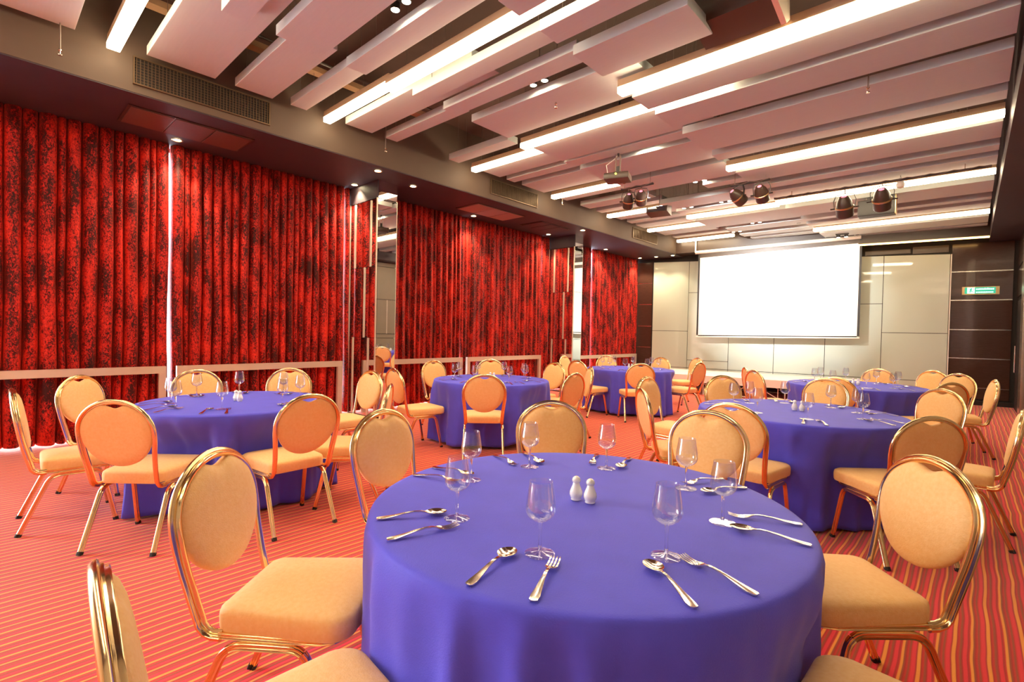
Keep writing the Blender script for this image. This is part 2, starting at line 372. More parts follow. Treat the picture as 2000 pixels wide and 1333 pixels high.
curtain(11.06, 13.40, 'red crushed velvet curtain in the far corner, right of the bright gap', 7)

# steel barrier frames in front of the curtains
def rail(y0, y1, label, xf=-7.20, z=0.845):
    c = thing('steel_barrier_frame', label, 'railing', (0, 0, 0), 0, 'steel frames in front of the curtains')
    MB().box(xf - .03, xf + .02, y0, y1, z - .085, z).obj('top_bar', M['satin'], c)
    for a in (y0, y1 - .075): MB().box(xf - .03, xf + .02, a, a + .075, 0.0, z - .086).obj('post', M['satin'], c)
rail(-1.3, 1.59, 'long steel barrier frame at the far left in front of the curtain')
rail(1.70, 3.90, 'steel barrier frame behind the left table, ending before the mirrored column')
rail(4.62, 6.40, 'steel barrier frame just right of the nearer mirrored column')
rail(6.52, 8.78, 'steel barrier frame behind the middle curtain-side table')
rail(9.70, 13.2, 'dull steel barrier frame in front of the farthest curtains', z=.80)

# ------------------------------------------------------------------ ceiling baffles and linear lamps
LV = {1: 3.94, 2: 3.84, 3: 3.74}
CN = {1: 'left', 2: 'middle', 3: 'right'}
BAF = {1: [(-5.89, -2.62, -.35, .60), (-5.89, -2.62, 1.12, 1.71), (-5.89, -4.40, 1.90, 2.29), (-5.88, -4.40, 2.49, 2.68), (-5.88, -3.53, 3.18, 3.56), (-5.88, -4.40, 3.76, 3.95),
           (-5.86, -4.64, 4.86, 5.06), (-5.85, -4.40, 5.54, 5.96), (-5.85, -4.40, 6.12, 6.32), (-5.85, -4.38, 6.51, 7.13), (-5.85, -4.50, 7.50, 7.83), (-5.85, -4.38, 8.29, 8.63),
           (-5.85, -4.38, 8.87, 9.09), (-5.85, -4.38, 9.62, 9.88), (-5.85, -4.38, 10.14, 10.37), (-5.86, -4.5, 10.57, 10.99), (-5.85, -4.5, 11.57, 12.1), (-5.80, -4.4, 12.38, 12.62)],
       2: [(-4.42, -2.6, 1.32, 1.52), (-4.42, -2.58, 1.74, 2.16), (-4.42, -1.2, 2.39, 2.60), (-4.42, -2.40, 3.15, 3.35), (-4.42, -2.6, 3.57, 3.78), (-4.42, -2.3, 4.00, 4.64),
           (-4.40, -2.2, 5.07, 5.76), (-4.41, -2.3, 5.82, 6.05), (-4.40, -2.0, 6.21, 6.98), (-4.36, -2.64, 7.21, 7.88), (-3.3, -2.3, 8.12, 8.35), (-4.40, -2.3, 8.81, 9.33),
           (-4.40, -2.3, 9.55, 9.85), (-4.42, -2.0, 10.56, 11.45), (-4.2, -2.4, 11.72, 12.2), (-4.17, -2.3, 12.56, 12.92), (-4.1, -2.3, 13.15, 13.45)],
       3: [(-2.57, .2, 2.56, 2.79), (-2.57, -1.2, 3.03, 3.26), (-2.57, -1.56, 3.48, 3.95), (-2.57, .2, 4.49, 4.84), (-2.57, .2, 4.99, 5.44), (-2.57, .2, 5.68, 6.40), (-2.57, .2, 6.60, 6.84),
           (-2.57, .2, 7.50, 8.08), (-2.57, .2, 8.36, 8.60), (-2.57, .2, 8.82, 9.27), (-2.57, .2, 10.14, 10.9), (-2.57, .2, 11.27, 11.47), (-2.57, .2, 11.74, 12.13), (-2.57, .2, 12.95, 13.6), (-2.57, .2, 13.75, 14.0)]}
LMP = {1: [(-5.9, -2.66, .82, .92), (-5.9, -4.50, 2.9, 2.99), (-5.86, -4.45, 5.32, 5.42), (-5.85, -4.37, 7.34, 7.44), (-5.84, -4.43, 9.27, 9.38), (-5.86, -4.39, 11.14, 11.25), (-5.89, -4.42, 12.86, 12.97)],
       2: [(-4.43, -2.0, 2.82, 2.92), (-4.42, -1.81, 4.87, 4.97), (-4.37, -2.65, 9.97, 10.08)],
       3: [(-2.57, .2, 4.21, 4.31), (-2.57, .2, 7.12, 7.22), (-2.55, .2, 9.44, 9.56), (-2.55, .2, 12.28, 12.40), (-4.4, .2, -.75, -.65), (-5.8, .2, -1.75, -1.63)]}  # last two: unseen lamps added behind the camera to brighten the foreground
TH = .088
ordn = ['nearest', 'second', 'third', 'fourth', 'fifth', 'sixth', 'seventh', 'eighth', 'ninth', 'tenth', 'eleventh', 'twelfth', 'thirteenth', 'fourteenth', 'fifteenth', 'sixteenth', 'seventeenth', 'eighteenth']
for lv, lst in BAF.items():
    for i, (x0, x1, y0, y1) in enumerate(lst):
        wide = 'wide' if y1 - y0 > .5 else ('narrow' if y1 - y0 < .27 else 'medium width')
        o = thing('ceiling_baffle', '%s pale acoustic ceiling board, %s from the camera in the %s row' % (wide, ordn[i], CN[lv]), 'ceiling panel', ((x0 + x1) / 2, (y0 + y1) / 2, LV[lv]), 0, 'pale acoustic boards hung under the dark ceiling')
        hx, hy = (x1 - x0) / 2, (y1 - y0) / 2
        MB().box(-hx, hx, -hy, hy, 0, TH, b=.004).obj('board', M['baffle'], o)
        for sx in (-.7, .7):
            for sy in (-.8, .8): MB().tube([(hx * sx, hy * sy, TH - .005), (hx * sx, hy * sy, ZC - LV[lv])], .0025, 5).obj('suspension_wire', M['wire'], o)
for lv, lst in LMP.items():
    for i, (x0, x1, y0, y1) in enumerate(lst):
        zz = LV[lv] - .06
        o = thing('linear_light', 'glowing linear ceiling light, %s from the camera in the %s row' % (ordn[i], CN[lv]), 'light', ((x0 + x1) / 2, (y0 + y1) / 2, zz), 0, 'glowing linear ceiling lights')
        hx, hy = (x1 - x0) / 2, (y1 - y0) / 2
        MB().box(-hx, hx, -hy, hy, 0, .062, b=.006).obj('diffuser', M['lamp'], o)
        MB().box(-hx, hx, -hy + .004, hy - .004, .063, .13).obj('housing', M['lampbody'], o)
        for sx in (-.75, .75): MB().tube([(hx * sx, 0, .125), (hx * sx, 0, ZC - zz)], .003, 5).obj('suspension_wire', M['wire'], o)
# cable trays seen in the gaps near the left bulkhead
o = thing('cable_tray', 'pale metal cable tray above the ceiling boards near the left bulkhead', 'cable tray', (0, 0, 0))
MB().box(-5.72, -5.60, -1.0, 4.3, 4.30, 4.36).obj('tray', M['wood'], o)
MB().tube([(-5.455, -1.0, 4.34), (-5.455, 4.3, 4.34)], .018).obj('conduit', M['bronze'], o)

# twin spotlights
def twin(x, y, z, sp, label, power=TWIN_W, n=2):
    o = thing('twin_spotlight', label, 'light', (x, y, z), 0, 'pairs of small bright ceiling spotlights')
    MB().box(-sp / 2 - .05, sp / 2 + .05, -.035, .035, .05, .075).obj('mounting_plate', M['black'], o)
    MB().tube([(0, 0, .07), (0, 0, ZC - z)], .006, 6).obj('stem', M['wire'], o)
    for s in ((-1, 1) if n == 2 else (0,)):
        MB().lathe([(.0, .05), (.038, .05), (.04, .0), (.034, -.004), (.034, .006)], 16, (s * sp / 2, 0, 0)).obj('spot_head', M['black'], o, 40)
        b = MB().lathe([(.0, .004), (.033, .004), (.033, .006), (0, .006)], 16, (s * sp / 2, 0, -.003)).obj('bulb_face', M['spot'], o)
    l = bpy.data.lights.new('spot_lamp', 'SPOT'); l.energy = power; l.color = (1, .84, .62); l.spot_size = radians(110); l.spot_blend = .6; l.shadow_soft_size = .05
    lo = bpy.data.objects.new('spot_lamp', l); COL.objects.link(lo); lo.location = (x, y, z - .03)
TW = [(-3.36, 2.27, 3.90), (-3.30, 3.90, 3.90), (-3.28, 6.13, 3.90), (-3.33, 8.08, 3.90), (-4.12, 9.45, 3.86), (-3.40, 9.44, 3.86), (-3.45, 10.32, 3.86), (-3.50, 11.58, 3.86), (-4.18, 12.40, 3.88), (-2.18, 13.28, 3.66)]
TWN = ['nearest pair of starry ceiling spots at the top of the view', 'second nearest pair of ceiling spots, among the boards left of the big black speaker', 'pair of ceiling spots above and right of the projector', 'pair of ceiling spots right of the projector and behind it',
       'small pair of ceiling spots above the wedge speaker near the left bulkhead', 'small pair of ceiling spots left of the two central stage lanterns', 'small pair of ceiling spots under the central stage lanterns', 'small pair of ceiling spots above the middle of the screen', 'small pair of ceiling spots above the top left of the screen', 'small pair of ceiling spots above the top right of the screen']
for (x, y, z), l in zip(TW, TWN): twin(x, y, z, .15, l)
twin(-2.78, 12.05, 3.84, .1, 'single starry ceiling spot above the middle right of the screen', n=1)
twin(-2.26, 10.55, 3.84, .1, 'single ceiling spot left of the round lantern pair', n=1)

# recessed downlights in the soffit
DL = [(-7.10, 1.66), (-7.08, 4.0), (-6.20, 3.86), (-6.42, 4.62), (-7.12, 6.55), (-7.08, 8.82), (-6.2, 8.9), (-7.10, 11.26), (-7.10, 13.1), (-6.62, 13.15), (-6.14, 13.18)]
DLN = ['recessed downlight over the joint of the two nearest curtains', 'starry recessed downlight left of the nearer mirrored column', 'recessed downlight in front of the nearer mirrored column', 'recessed downlight right of the nearer mirrored column',
       'recessed downlight over the curtain gap behind the middle table', 'recessed downlight left of the farther mirrored column', 'recessed downlight in front of the farther mirrored column', 'recessed downlight beside the bright blue curtain gap',
       'leftmost of the three recessed downlights in the far corner', 'middle of the three recessed downlights in the far corner', 'rightmost of the three recessed downlights in the far corner']
for i, ((x, y), lb) in enumerate(zip(DL, DLN)):
    o = thing('downlight', lb, 'light', (x, y, ZS - .0125), 0, 'recessed downlights over the curtains')
    MB().lathe([(.045, -.002), (.062, -.003), (.062, -.008), (.045, -.008)], 24).obj('ring', M['brass'], o, 40)
    MB().lathe([(0, -.003), (.044, -.003)], 24).obj('bulb_face', M['down'], o)
    l = bpy.data.lights.new('downlight_lamp', 'SPOT'); l.energy = SPOT_W * (1.5 if x < -7 else .7); l.color = (1, .80, .50); l.spot_size = radians(95); l.spot_blend = .5; l.shadow_soft_size = .04
    lo = bpy.data.objects.new('downlight_lamp', l); COL.objects.link(lo); lo.location = (x, y, ZS - .04)
    lo.rotation_euler = (0, radians(-4), 0) if x < -7 else (0, 0, 0)

# grilles
def fascia_grille(y0, y1, z0, z1, label, dark):
    o = thing('air_grille', label, 'vent', (0, 0, 0), 0, 'air grilles in the bulkhead')
    x = FX + .001
    MB().box(x, x + .006, y0, y1, z0, z1).obj('backing', M['darkback'], o)
    fr = MB(); t = .014
    fr.box(x, x + .02, y0 - t, y1 + t, z0 - t, z0).box(x, x + .02, y0 - t, y1 + t, z1, z1 + t).box(x, x + .02, y0 - t, y0, z0, z1).box(x, x + .02, y1, y1 + t, z0, z1)
    fr.obj('frame', M['grille'], o)
    n = int((y1 - y0) / .03)
    base = None
    for i in range(n):
        if base is None: base = MB().box(0, .012, -.003, .003, z0, z1).mesh('slat', M['grille'])
        link('slat', base, o, (x + .004, y0 + (i + .5) * (y1 - y0) / n, 0))
    cb = MB()
    for k in range(1, 9): cb.box(x + .004, x + .009, y0, y1, z0 + (z1 - z0) * k / 9 - .002, z0 + (z1 - z0) * k / 9 + .002)
    c = cb.obj('cross_bars', M['grille'], o); c['kind'] = 'stuff'
fascia_grille(1.05, 2.30, 3.69, 3.93, 'long dark slatted air grille in the bulkhead at upper left', 1)
fascia_grille(5.92, 7.12, 3.70, 3.93, 'middle slatted air grille in the bulkhead, beside the projector', 1)
fascia_grille(10.72, 11.95, 3.70, 3.93, 'farthest slatted air grille in the bulkhead', 1)
def soffit_grille(y0, y1, label, mt):
    o = thing('ceiling_access_panel', label, 'vent', (0, 0, 0), 0, 'return air panels in the soffit')
    zs = ZS - .013
    MB().box(-6.93, -6.34, y0 - .02, y1 + .02, zs - .008, zs).obj('frame', M['bronze'], o)
    n = 3; L = (y1 - y0) / n
    for i in range(n):
        MB().box(-6.91, -6.36, y0 + i * L + .008, y0 + (i + 1) * L - .008, zs - .016, zs - .0085).obj('panel', mt, o)
soffit_grille(1.08, 2.25, 'three-part red brown return air panel in the soffit at upper left', M['redgrille'])
soffit_grille(5.95, 7.15, 'three-part paler return air panel in the soffit, over the middle table', mat('grey_panel', (.35, .22, .18), .6))
soffit_grille(7.7, 8.6, 'faint dark access panel in the soffit, left of the farther column', M['soffit'])

# small ceiling fittings
def hook(x, y, z, label, h=.07):
    o = thing('sprinkler_head', label, 'sprinkler', (x, y, z), 0, 'small sprinkler heads')
    MB().lathe([(0, 0), (.016, 0), (.018, .008), (.006, .012), (.006, .035), (.014, .04), (.014, .05)], 12).obj('deflector', M['silver'], o, 40)
    MB().tube([(0, 0, .05), (0, 0, ZC - z)], .006, 6).obj('pipe', M['wire'], o)
hook(-5.85, .50, 3.66, 'small white sprinkler head below the corner of the nearest left board')
hook(-5.80, 3.72, 3.72, 'small sprinkler head under the fifth board by the left bulkhead')
hook(-3.35, 4.25, 3.78, 'small sprinkler head under the wide board below the second spot pair')
hook(-.75, 5.56, 3.62, 'bright sprinkler head hanging between two long boards at upper right')
hook(-5.78, 7.6, 3.80, 'small sprinkler head hanging by the left bulkhead under the projector')
o = thing('pendant_sensor', 'small pear shaped white sensor hanging at the right of the lighting bar', 'sensor', (-.80, 9.08, 3.55))
MB().lathe([(0, 0), (.045, .02), (.055, .06), (.03, .12), (.012, .16), (0, .17)], 16).obj('shade', M['white'], o, 50)
MB().tube([(0, 0, .16), (0, 0, ZC - 3.55)], .005, 6).obj('cord', M['wire'], o)

# big black speaker hung at the top of the view
o = thing('ceiling_speaker', 'large dark hexagonal loudspeaker hung from the ceiling at the top of the view', 'speaker', (-1.37, 4.02, 3.72))
prof = [(-.16, .26), (.16, .26), (.24, .12), (.20, -.02), (.0, -.04), (-.20, .10)]
def prism_x(mb, pf, x0, x1, skew=0):
    n = len(pf); v = [(x0, a, b) for a, b in pf] + [(x1, a + skew, b) for a, b in pf]
    f = [(i, (i + 1) % n, n + (i + 1) % n, n + i) for i in range(n)] + [tuple(range(n))[::-1], tuple(range(n, 2 * n))]
    return mb.add(v, f)
prism_x(MB(), [(-.26, .30), (.10, .34), (.16, .05), (.08, -.0), (-.20, .06)], -.30, .26).obj('cabinet', M['bronze'], o)
prism_x(MB(), [(-.28, .31), (.12, .35), (.175, .05), (.09, -.015), (-.215, .05)], .262, .30).obj('front_grille', M['satin'], o)
MB().tube([(-.2, -.05, .3), (-.2, -.05, ZC - 3.72)], .008).tube([(.2, -.05, .3), (.2, -.05, ZC - 3.72)], .008).obj('hanging_bracket', M['wire'], o)
# wedge speaker near left bulkhead and flat box by the lanterns
o = thing('wedge_speaker', 'small dark wedge speaker hung near the left bulkhead below the stage lanterns', 'speaker', (-4.22, 8.45, 3.58), radians(8))
prism_x(MB(), [(-.12, 0), (.14, -.04), (.16, .14), (-.10, .10)], -.20, .18).obj('cabinet', M['bronze'], o)
MB().box(-.17, .15, -.127, -.121, .012, .09).obj('front_grille', M['lens'], o)
MB().tube([(0, 0, .1), (0, 0, ZC - 3.58)], .006, 6).obj('rod', M['wire'], o)
o = thing('box_speaker', 'flat dark box speaker hung behind the right stage lantern', 'speaker', (-1.20, 10.2, 3.42), radians(0))
MB().box(-.25, .25, -.12, .12, .0, .26, b=.01).obj('cabinet', M['black'], o)
MB().box(-.23, .23, -.125, -.1205, .02, .24).obj('front_grille', M['black'], o)
MB().box(.252, .262, -.10, .10, 0, .30).obj('side_bracket', M['brass'], o)
MB().tube([(-.15, 0, .26), (-.15, 0, ZC - 3.42)], .006, 6).tube([(.15, 0, .26), (.15, 0, ZC - 3.42)], .006, 6).obj('rod', M['wire'], o)

# projector
o = thing('ceiling_projector', 'dark ceiling projector hanging on a lattice stem left of the spotlights', 'projector', (-3.62, 6.0, 3.46), radians(20))
MB().box(-.17, .17, -.14, .14, 0, .09, b=.02).obj('body', M['bronze'], o, 40)
MB().lathe([(0, .0), (.035, 0), (.04, .03), (.03, .035)], 16, (.06, .14, .045), (0, 1, 0)).obj('lens', M['lens'], o, 40)
MB().box(-.05, .05, -.05, .05, .091, .12).box(-.02, .02, -.02, .02, .12, .2).obj('mount_plate', M['black'], o)
for sx, sy in ((-1, -1), (1, -1), (1, 1), (-1, 1)): MB().tube([(.03 * sx, .03 * sy, .12), (.03 * sx, .03 * sy, .36)], .005, 6).obj('mount_rod', M['wire'], o)
MB().tube([(0, 0, .34), (.0, .0, ZC - 3.46)], .014, 8).obj('drop_pole', M['black'], o)
MB().tube([(-.12, -.1, .09), (-.14, -.1, .2), (-.06, -.04, .28), (0, 0, .36)], .005, 6).obj('cable', M['white'], o)
MB().lathe([(0, 0), (.012, 0), (.012, .012), (0, .012)], 12, (.0, -.142, .06), (0, -1, 0)).obj('indicator', emit('yellow_led', (.8, .9, .1), 1.2), o)
# stage lanterns
def lantern(x, y, z, rz, tilt, label, s=1.0, z_bar=3.64):
    o = thing('stage_lantern', label, 'stage light', (x, y, z), rz, 'dark theatre lanterns under the ceiling')
    ax = Vector((0, cos(tilt), -sin(tilt)))
    c = Vector((0, 0, 0))
    MB().lathe([(0, -.15 * s), (.05 * s, -.15 * s), (.085 * s, -.09 * s), (.10 * s, -.02 * s), (.10 * s, .10 * s), (.092 * s, .12 * s), (.088 * s, .12 * s), (.088 * s, .05 * s), (0, .05 * s)], 16, c, ax).obj('can', M['bronze'], o, 40)
    MB().lathe([(.101 * s, -.02 * s), (.108 * s, -.015 * s), (.108 * s, 0), (.101 * s, .005 * s)], 16, c, ax).obj('rim', M['brass'], o, 40)
    MB().lathe([(0, -.152 * s), (.03 * s, -.152 * s), (.032 * s, -.148 * s)], 12, c, ax).obj('rear_lamp', M['pink'], o)
    MB().sweep([(-.115 * s, 0, 0), (-.125 * s, 0, .10 * s), (-.10 * s, 0, .17 * s), (0, 0, .185 * s), (.10 * s, 0, .17 * s), (.125 * s, 0, .10 * s), (.115 * s, 0, 0)], [(-.004, -.012), (.004, -.012), (.004, .012), (-.004, .012)], (0, 1, 0)).obj('yoke', M['black'], o)
    for sx in (-1, 1): MB().tube([(sx * .10 * s, 0, 0), (sx * .16 * s, 0, 0)], .012, 8).obj('knob', M['black'], o)
    MB().tube([(0, 0, .18 * s), (0, 0, max(.2, z_bar - z))], .008, 6).obj('clamp', M['wire'], o)
lantern(-4.02, 7.0, 3.45, radians(35), radians(50), 'left one of the two small stage lanterns below the projector', .85)
lantern(-3.80, 7.0, 3.47, radians(25), radians(40), 'right one of the two small stage lanterns below the projector', .85)
lantern(-2.64, 7.85, 3.47, radians(-30), radians(35), 'left lantern of the central pair, its round lens facing us', .95)
lantern(-2.31, 7.85, 3.46, radians(0), radians(40), 'right lantern of the central pair, dark cone', .95)
lantern(-1.46, 9.0, 3.36, radians(0), radians(60), 'round lantern at the left of the right-hand pair', 1.15)
lantern(-1.0, 9.0, 3.40, radians(0), radians(50), 'round lantern at the right, in front of the flat box speaker', 1.15)
for y, x0, x1, lb in ((9.0, -2.45, .15, 'thin dark lighting bar with cables under the right-hand boards'), (7.0, -4.15, -3.6, 'short dark lighting bar over the two small lanterns'), (7.85, -2.75, -2.2, 'short dark lighting bar over the central lanterns')):
    o = thing('lighting_bar', lb, 'bar', ((x0 + x1) / 2, y, 3.66)); hx = (x1 - x0) / 2
    MB().tube([(-hx, 0, 0), (hx, 0, 0)], .016, 8).obj('pipe', M['black'], o)
    n = max(4, int((x1 - x0) / .12)); MB().tube([(-hx + 2 * hx * i / n, -.03, .012 * (-1) ** i) for i in range(n + 1)], .006, 5).obj('cable', M['wire'], o)
    for s in (-.8, .8): MB().tube([(hx * s, 0, 0), (hx * s, 0, ZC - 3.66)], .005, 5).obj('suspension_wire', M['wire'], o)

# ------------------------------------------------------------------ projection screen
o = thing('projection_screen', 'big blank white projection screen with black border lowered before the glass wall', 'screen', (0, 0, 0))
S0, S1 = 2.72, 6.22; so = .58
def sbox(name, m, s0, s1, o0, o1, z0, z1, z1b=None, z0b=None): return wbox(MB(), s0, s1, o0, o1, z0, z1, z1b, z0b).obj(name, m, o)
zT0, zT1, zB0, zB1 = 3.56, 3.45, 1.435, 1.385
sbox('screen_cloth', M['screen'], S0, S1, so, so + .004, zB0, zT0, zT1, zB0 - (zB0 - zB1))
sbox('border', M['black'], S0 - .045, S0, so, so + .005, zB0, zT0 + .12, zT0 + .12)
sbox('border', M['black'], S1, S1 + .045, so, so + .005, zB1, zT1 + .12, zT1 + .12)
sbox('border', M['bronze'], S0, S1, so, so + .005, zT0, zT0 + .10, zT1 + .12, zT1)
sbox('border', M['black'], S0, S1, so, so + .005, zB0 - .03, zB0, zB1, zB1 - .03)
MB().tube([wp(S0 - .05, so + .002, zB0 - .045), wp(S1 + .05, so + .002, zB1 - .045)], .018).obj('bottom_batten', M['white'], o, 40)
o = thing('screen_hanging_frame', 'white tube frame holding the screen case under the ceiling', 'pole', (0, 0, 0))
MB().tube([wp(S1 + .12, so + .02, ZC), wp(S1 + .12, so + .02, 3.62), wp(S1 + .12, so + .02, 3.60)], .022).obj('drop_pole', M['white'], o, 40)
MB().tube([wp(S1 + .12, so + .02, 3.595), wp(S0 - .02, so + .02, 3.70)], .045, 12).obj('case', M['white'], o, 40)
MB().tube([wp(S0 + .1, so + .02, 3.70), wp(S0 + .1, so + .02, ZC)], .016).obj('drop_pole', M['white'], o, 40)
# projector beam onto the screen
l = bpy.data.lights.new('projector_beam', 'AREA'); l.energy = 22; l.shape = 'RECTANGLE'; l.size = .3; l.size_y = .1; l.color = (1, .97, .92); l.spread = radians(33)
lo = bpy.data.objects.new('projector_beam', l); COL.objects.link(lo); lo.location = (-3.40, 6.2, 3.50)
lo.rotation_euler = (Vector(wp(4.45, so, 2.45)) - Vector((-3.40, 6.2, 3.50))).to_track_quat('-Z', 'Y').to_euler()

# exit sign
o = thing('exit_sign', 'green illuminated exit sign in a brass frame on the dark far wall', 'sign', (0, 0, 0))
def eb(name, m, s0, s1, o0, o1, z0, z1): return wbox(MB(), s0, s1, o0, o1, z0, z1).obj(name, m, o)
eb('frame', M['brass'], .27, .86, .022, .06, 2.375, 2.545)
eb('green_face', M['green'], .33, .82, .0605, .064, 2.395, 2.53)
eb('pictogram_field', M['exitwhite'], .66, .78, .0645, .067, 2.40, 2.525)
man = MB(); 
for s, z, a, b in ((.715, 2.502, .011, .011), (.722, 2.475, .013, .022), (.705, 2.445, .02, .006), (.735, 2.437, .008, .02), (.745, 2.478, .016, .005)): wbox(man, s - a, s + a, .067, .0685, z - b, z + b)
man.obj('running_figure', M['green'], o)
tx = MB(); s = .64
while s > .37:
    wdt = random.uniform(.012, .026); wbox(tx, s - wdt, s, .0645, .067, 2.475, 2.508 + random.uniform(-.006, .006)); s -= wdt + .006
s = .64
while s > .37:
    wdt = random.uniform(.014, .024); wbox(tx, s - wdt, s, .0645, .067, 2.41, 2.438); s -= wdt + .008
tx.obj('lettering', M['exitwhite'], o)
wbox(MB(), .4, .7, .022, .05, 2.355, 2.374).obj('bottom_bracket', M['black'], o)

# ------------------------------------------------------------------ stage platform
o = thing('stage_platform', 'low white portable stage on folding legs in front of the far wall', 'stage', (0, 0, 0))
sA = Vector((-5.75, 11.15)); sB = Vector((-1.2, 11.9)); sd = (sB - sA).normalized(); sn = Vector((-sd.y, sd.x)); LEN = (sB - sA).length
def sp(a, b, z): p = sA + sd * a + sn * b; return (p.x, p.y, z)
def stb(mb, a0, a1, b0, b1, z0, z1):
    v = [sp(a, b, z) for z in (z0, z1) for b in (b0, b1) for a in (a0, a1)]
    return mb.add(v, [(0, 2, 3, 1), (4, 5, 7, 6), (0, 1, 5, 4), (1, 3, 7, 5), (3, 2, 6, 7), (2, 0, 4, 6)])
nd = 4; dl = LEN / nd
for i in range(nd):
    for j in range(1): stb(MB(), i * dl + .004, (i + 1) * dl - .004, 0, 1.9, .28, .45).obj('deck_panel', M['deck'], o)
    for b in (.12, 1.6):
        a0, a1 = i * dl + .12, (i + 1) * dl - .12; m_ = (a0 + a1) / 2
        for a in (a0, a1): MB().tube([sp(a, b, 0.0), sp(a, b, .28)], .014, 6).obj('leg', M['white'], o)
        MB().tube([sp(a0, b, .03), sp(a1, b, .03)], .011, 6).obj('floor_bar', M['white'], o)
        MB().tube([sp(a0, b, .26), sp(m_ - .06, b, .03)], .009, 6).tube([sp(m_ + .06, b, .03), sp(a1, b, .26)], .009, 6).obj('brace', M['white'], o)
    MB().tube([sp(i * dl + .5, .12, .03), sp(i * dl + .5, .12, .28)], .009, 6).obj('leg', M['white'], o)
stb(MB(), .1, LEN - .1, 1.75, 1.78, 0, .27).obj('rear_skirt', M['black'], o)

# ------------------------------------------------------------------ chair
RIB = [(-.010, -.008), (-.0105, -.0135), (-.006, -.0175), (0, -.018), (.006, -.0175), (.0105, -.0135), (.010, -.0075), (.0065, -.005), (.0065, -.003), (.0105, 0), (.0065, .003), (.0065, .005), (.010, .0075), (.0105, .0135), (.006, .0175), (0, .018), (-.006, .0175), (-.0105, .0135), (-.010, .008), (-.0065, .005), (-.0065, .003), (-.0105, 0), (-.0065, -.003), (-.0065, -.005)]
def ylean(z):
    pts = [(.385, -.205), (.40, -.232), (.44, -.246), (.50, -.262), (.60, -.286), (.72, -.306), (.80, -.318), (.92, -.333)]
    for (a, b), (c, d) in zip(pts[:-1], pts[1:]):
        if z <= c: return b + (d - b) * (z - a) / (c - a)
    return pts[-1][1]
def hoop_half():
    pts = []
    for i in range(15):
        a = pi / 2 * (1 - i / 14); pts.append((.213 * cos(a), .719 + .185 * sin(a)))
    for x, z in ((.2125, .69), (.210, .655), (.206, .62), (.2015, .58), (.197, .54), (.193, .50), (.190, .46), (.188, .435)): pts.append((x, z))
    return pts
